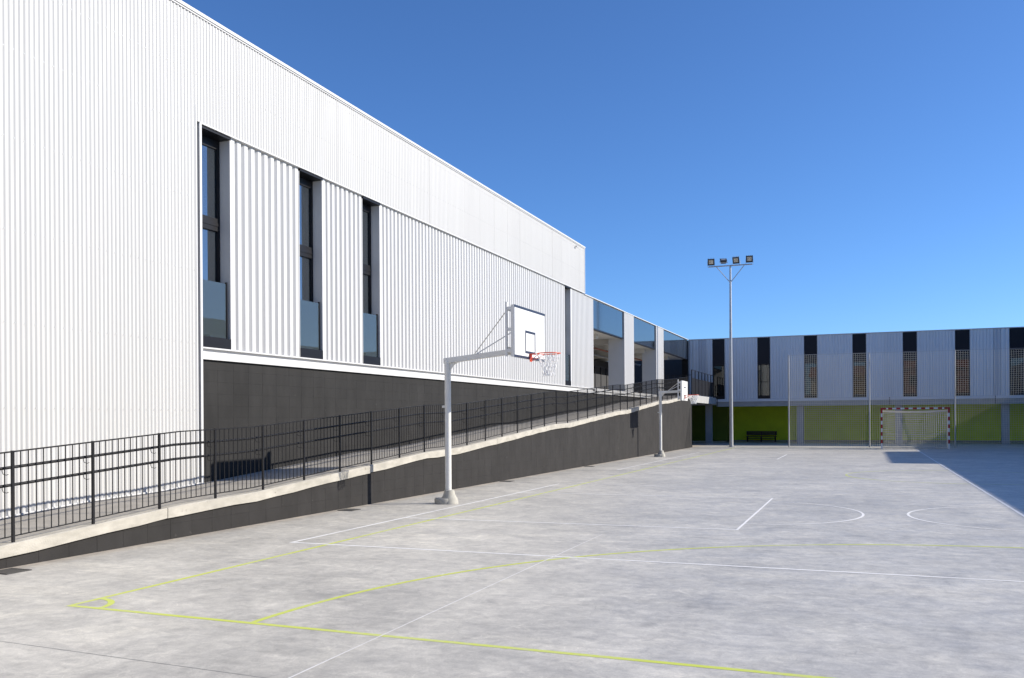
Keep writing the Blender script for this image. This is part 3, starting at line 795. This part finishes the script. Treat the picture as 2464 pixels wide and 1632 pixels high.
# ------------------------------------------------------------------ ball stop netting
bs = thing('ball_stop_net', 'high ball-stop netting hung between slim galvanised posts behind the goal', 'netting', (0, 53.5, 0))
PX = [-4.02, .29, 4.58, 8.88, 13.2]
for x in PX:
    MB().tube([(x, 0, 0), (x, 0, 5.30)], .04, 10).build('post', 'galv', bs, smooth=True)
MB().tube([(PX[0], 0, 5.28), (PX[-1], 0, 5.28)], .006, 5).build('cable', 'galv', bs)
SPC = .115; cw = .0040
for bay, (a, b) in enumerate(zip(PX, PX[1:])):
    a += .05; b -= .03
    mb = MB(); nx = round((b-a)/SPC); nz = round(5.2/SPC)
    sag = [.0, .02, .05, .08][bay]
    def npt(i, j):
        u = i/nx; v = j/nz
        x = a+(b-a)*u + sag*.9*math.sin(math.pi*u)*v*v*.4 + (.05*math.sin(7*v+bay) * math.sin(math.pi*u) * .4)
        z = .06+5.2*v - sag*math.sin(math.pi*u)*v
        y = .035*math.sin(5*u+3*v+bay)
        return Vector((x, y, z))
    def cord(p, q, vertical):
        o = len(mb.v)
        if vertical: d = Vector((cw, 0, 0)); e = Vector((0, cw, 0))
        else: d = Vector((0, 0, cw)); e = Vector((0, cw, 0))
        for P_ in (p, q): mb.v.extend([tuple(P_+d), tuple(P_-e), tuple(P_-d), tuple(P_+e)])
        for k in range(4):
            k2 = (k+1) % 4; mb.f.append((o+k, o+k2, o+4+k2, o+4+k))
    st = 4
    for i in range(nx+1):
        for j in range(0, nz, st): cord(npt(i, j), npt(i, min(nz, j+st)), True)
    for j in range(nz+1):
        for i in range(0, nx, st): cord(npt(i, j), npt(min(nx, i+st), j), False)
    mb.build('net', 'net', bs)['kind'] = 'stuff'

# ------------------------------------------------------------------ handball goal
gl = thing('handball_goal', 'red and white striped handball goal with pale net', 'goal', (2.5, 51.5, 0))
HW, GH, PR = 1.62, 2.14, .042
for s in (-1, 1):
    x = s*HW
    pp = MB().box(x-PR, x+PR, -PR, PR, 0, GH-PR).build('post', 'boardwhite', gl)
    z = GH-.25; first = True
    box('red_band', 'red', pp, x-PR-.002, x+PR+.002, -PR-.002, PR+.002, GH-.25, GH+PR+.003)
    z = GH-.25-.4
    while z > 0.05:
        box('red_band', 'red', pp, x-PR-.002, x+PR+.002, -PR-.002, PR+.002, z, z+.2); z -= .4
cb = MB().box(-HW-PR, HW+PR, -PR, PR, GH-PR+.001, GH+PR).build('crossbar', 'boardwhite', gl)
for s in (-1, 1): box('red_band', 'red', cb, min(s*(HW-.045), s*(HW-.22)), max(s*(HW-.045), s*(HW-.22)), -PR-.002, PR+.002, GH-PR-.002, GH+PR+.002)
n = 0
xs = -1.20
for k in range(7):
    xc = -1.2+.4*k
    box('red_band', 'red', cb, xc-.1, xc+.1, -PR-.002, PR+.002, GH-PR-.002, GH+PR+.002)
DB = 1.05
for s in (-1, 1):
    MB().tube([(s*HW, .04, .03), (s*HW, DB, .03)], .022, 8).build('ground_bar', 'boardwhite', gl, smooth=True)
    MB().tube([(s*(HW-.0), .05, GH-.08), (s*HW, .72, GH-.10), (s*HW, .86, GH-.3), (s*HW, DB, .03)], .02, 8).build('net_support', 'boardwhite', gl, smooth=True)
MB().tube([(-HW, DB, .03), (HW, DB, .03)], .022, 8).build('ground_bar', 'boardwhite', gl, smooth=True)
mb = MB(); cw = .009
def gcord(p, q):
    mb.tube([p, q], cw, 4, cap=False)
nu = 32
prof_g = [(.05, GH-.09), (.30, GH-.13), (.72, GH-.16), (.84, GH-.32), (.88, 1.4), (.92, 1.0), (.96, .55), (.90, .18), (.86, .05)]
def resample(pr, n):
    L = [0]
    for p, q in zip(pr, pr[1:]): L.append(L[-1]+math.hypot(q[0]-p[0], q[1]-p[1]))
    out = []
    for i in range(n+1):
        t = L[-1]*i/n
        for k in range(len(pr)-1):
            if t <= L[k+1]+1e-9:
                f_ = (t-L[k])/(L[k+1]-L[k]); out.append((pr[k][0]+f_*(pr[k+1][0]-pr[k][0]), pr[k][1]+f_*(pr[k+1][1]-pr[k][1]))); break
    return out
rg = resample(prof_g, 27)
def gp(i, j):
    u = i/nu; y, z = rg[j]
    s = math.sin(math.pi*u)
    return ((u-.5)*2*(HW-.03), y+.10*s*(j/27), z-(.07*s if 3 < j < 20 else .05*s if j <= 3 else 0.0))
for i in range(nu+1):
    for j in range(27): gcord(gp(i, j), gp(i, j+1))
for j in range(28):
    for i in range(0, nu, 2): gcord(gp(i, j), gp(min(nu, i+2), j))
for s in (-1, 1):
    for j in range(4, 27):
        y, z = rg[j]; gcord((s*(HW-.03), .05, z), (s*(HW-.03), y, z))
    for k in range(1, 8):
        y = .1*k; gcord((s*(HW-.03), y, GH-.12), (s*(HW-.03), y*1.1, .05))
mb.build('net', 'net', gl)['kind'] = 'stuff'

# ------------------------------------------------------------------ drain gratings
for i, (dx, dy, lab) in enumerate([(-9.05, 7.30, 'iron drain grating where the ramp wall is lowest'), (-9.06, 14.5, 'iron drain grating by the wall just before the tall hoop'),
                                   (-9.08, 22.55, 'iron drain grating by the wall past the tall hoop'), (-9.08, 30.4, 'iron drain grating midway between the two hoops')]):
    d = thing('drain_grating', lab, 'drain', (dx, dy, 0), 'drain gratings along the ramp wall')
    box('pit', 'intdark', d, -.19, .19, -.19, .19, .002, .006)
    MB().box(-.20, .20, -.20, -.18, .001, .016).box(-.20, .20, .18, .20, .001, .016).box(-.20, -.18, -.179, .179, .001, .016).box(.18, .20, -.179, .179, .001, .016).build('frame', 'grate', d)
    d.scale = (.8, .8, .6)
    bmg = MB().box(-.012, .012, -.178, .178, .007, .0155).mesh('bar', 'grate')
    for k in range(7): link('bar', bmg, d, (-.15+.05*k, 0, 0))

# ------------------------------------------------------------------ neighbourhood behind the camera (seen only as reflections in the far windows)
for i, (hx, wd, hh, m, lab) in enumerate([(-18, 13, 10.5, 'brickwall', 'red brick house facing the open end of the court'), (-3.5, 10, 8.6, 'creamwall', 'cream house facing the open end of the court'), (13, 14, 9.8, 'brickwall', 'wide brick house with terracotta roof beyond the court corner')]):
    H_ = thing('neighbour_house', lab, 'house', (hx, -40, 0))
    box('wall', m, H_, -wd/2, wd/2, -9, 0, 0, hh)
    MB().add([(-wd/2-.3, .4, hh), (wd/2+.3, .4, hh), (wd/2+.3, -9.4, hh), (-wd/2-.3, -9.4, hh), (-wd/2-.3, -4.5, hh+2), (wd/2+.3, -4.5, hh+2)],
             [(3, 2, 1, 0), (0, 1, 5, 4), (2, 3, 4, 5), (1, 2, 5), (3, 0, 4)]).build('roof', 'roofred', H_)
    for fl in range(3):
        for k in range(int(wd//3)):
            x0 = -wd/2+1.1+k*3
            if 1.0+fl*3+1.5 < hh:
                wn = box('window', 'intwhite', H_, x0-.06, x0+1.16, .001, .03, .94+fl*3, 2.56+fl*3)
                box('pane', 'panelblack', wn, x0, x0+1.1, .031, .035, 1.0+fl*3, 2.5+fl*3)
tr = thing('ochre_tree', 'ochre-leaved tree standing beyond the open end of the court', 'tree', (-1.0, -30, 0))
tk = MB().tube([(0, 0, 0), (.05, 0, 2), (0, .1, 4), (.1, 0, 6.5)], .2, 8, r1=.05)
for k in range(7):
    t = k*.9; tk.tube([(0, 0, 2.8+k*.5), (1.2*math.cos(t), 1.2*math.sin(t), 4.6+k*.45)], .06, 6, r1=.02)
tk.build('trunk', 'bark', tr, smooth=True)
lf = MB()
for k in range(2600):
    while True:
        v = Vector((random.uniform(-1, 1), random.uniform(-1, 1), random.uniform(-1, 1)))
        if v.length < 1: break
    c = Vector((v.x*1.9, v.y*1.9, 6.3+v.z*2.5)); a = Vector((random.gauss(0, 1), random.gauss(0, 1), random.gauss(0, 1))).normalized()*.11
    b = a.cross(Vector((random.gauss(0, 1), random.gauss(0, 1), random.gauss(0, 1)))).normalized()*.08
    lf.add([c-a, c+b, c+a, c-b], [(0, 1, 2, 3)])
lf.build('crown', 'leaf', tr)
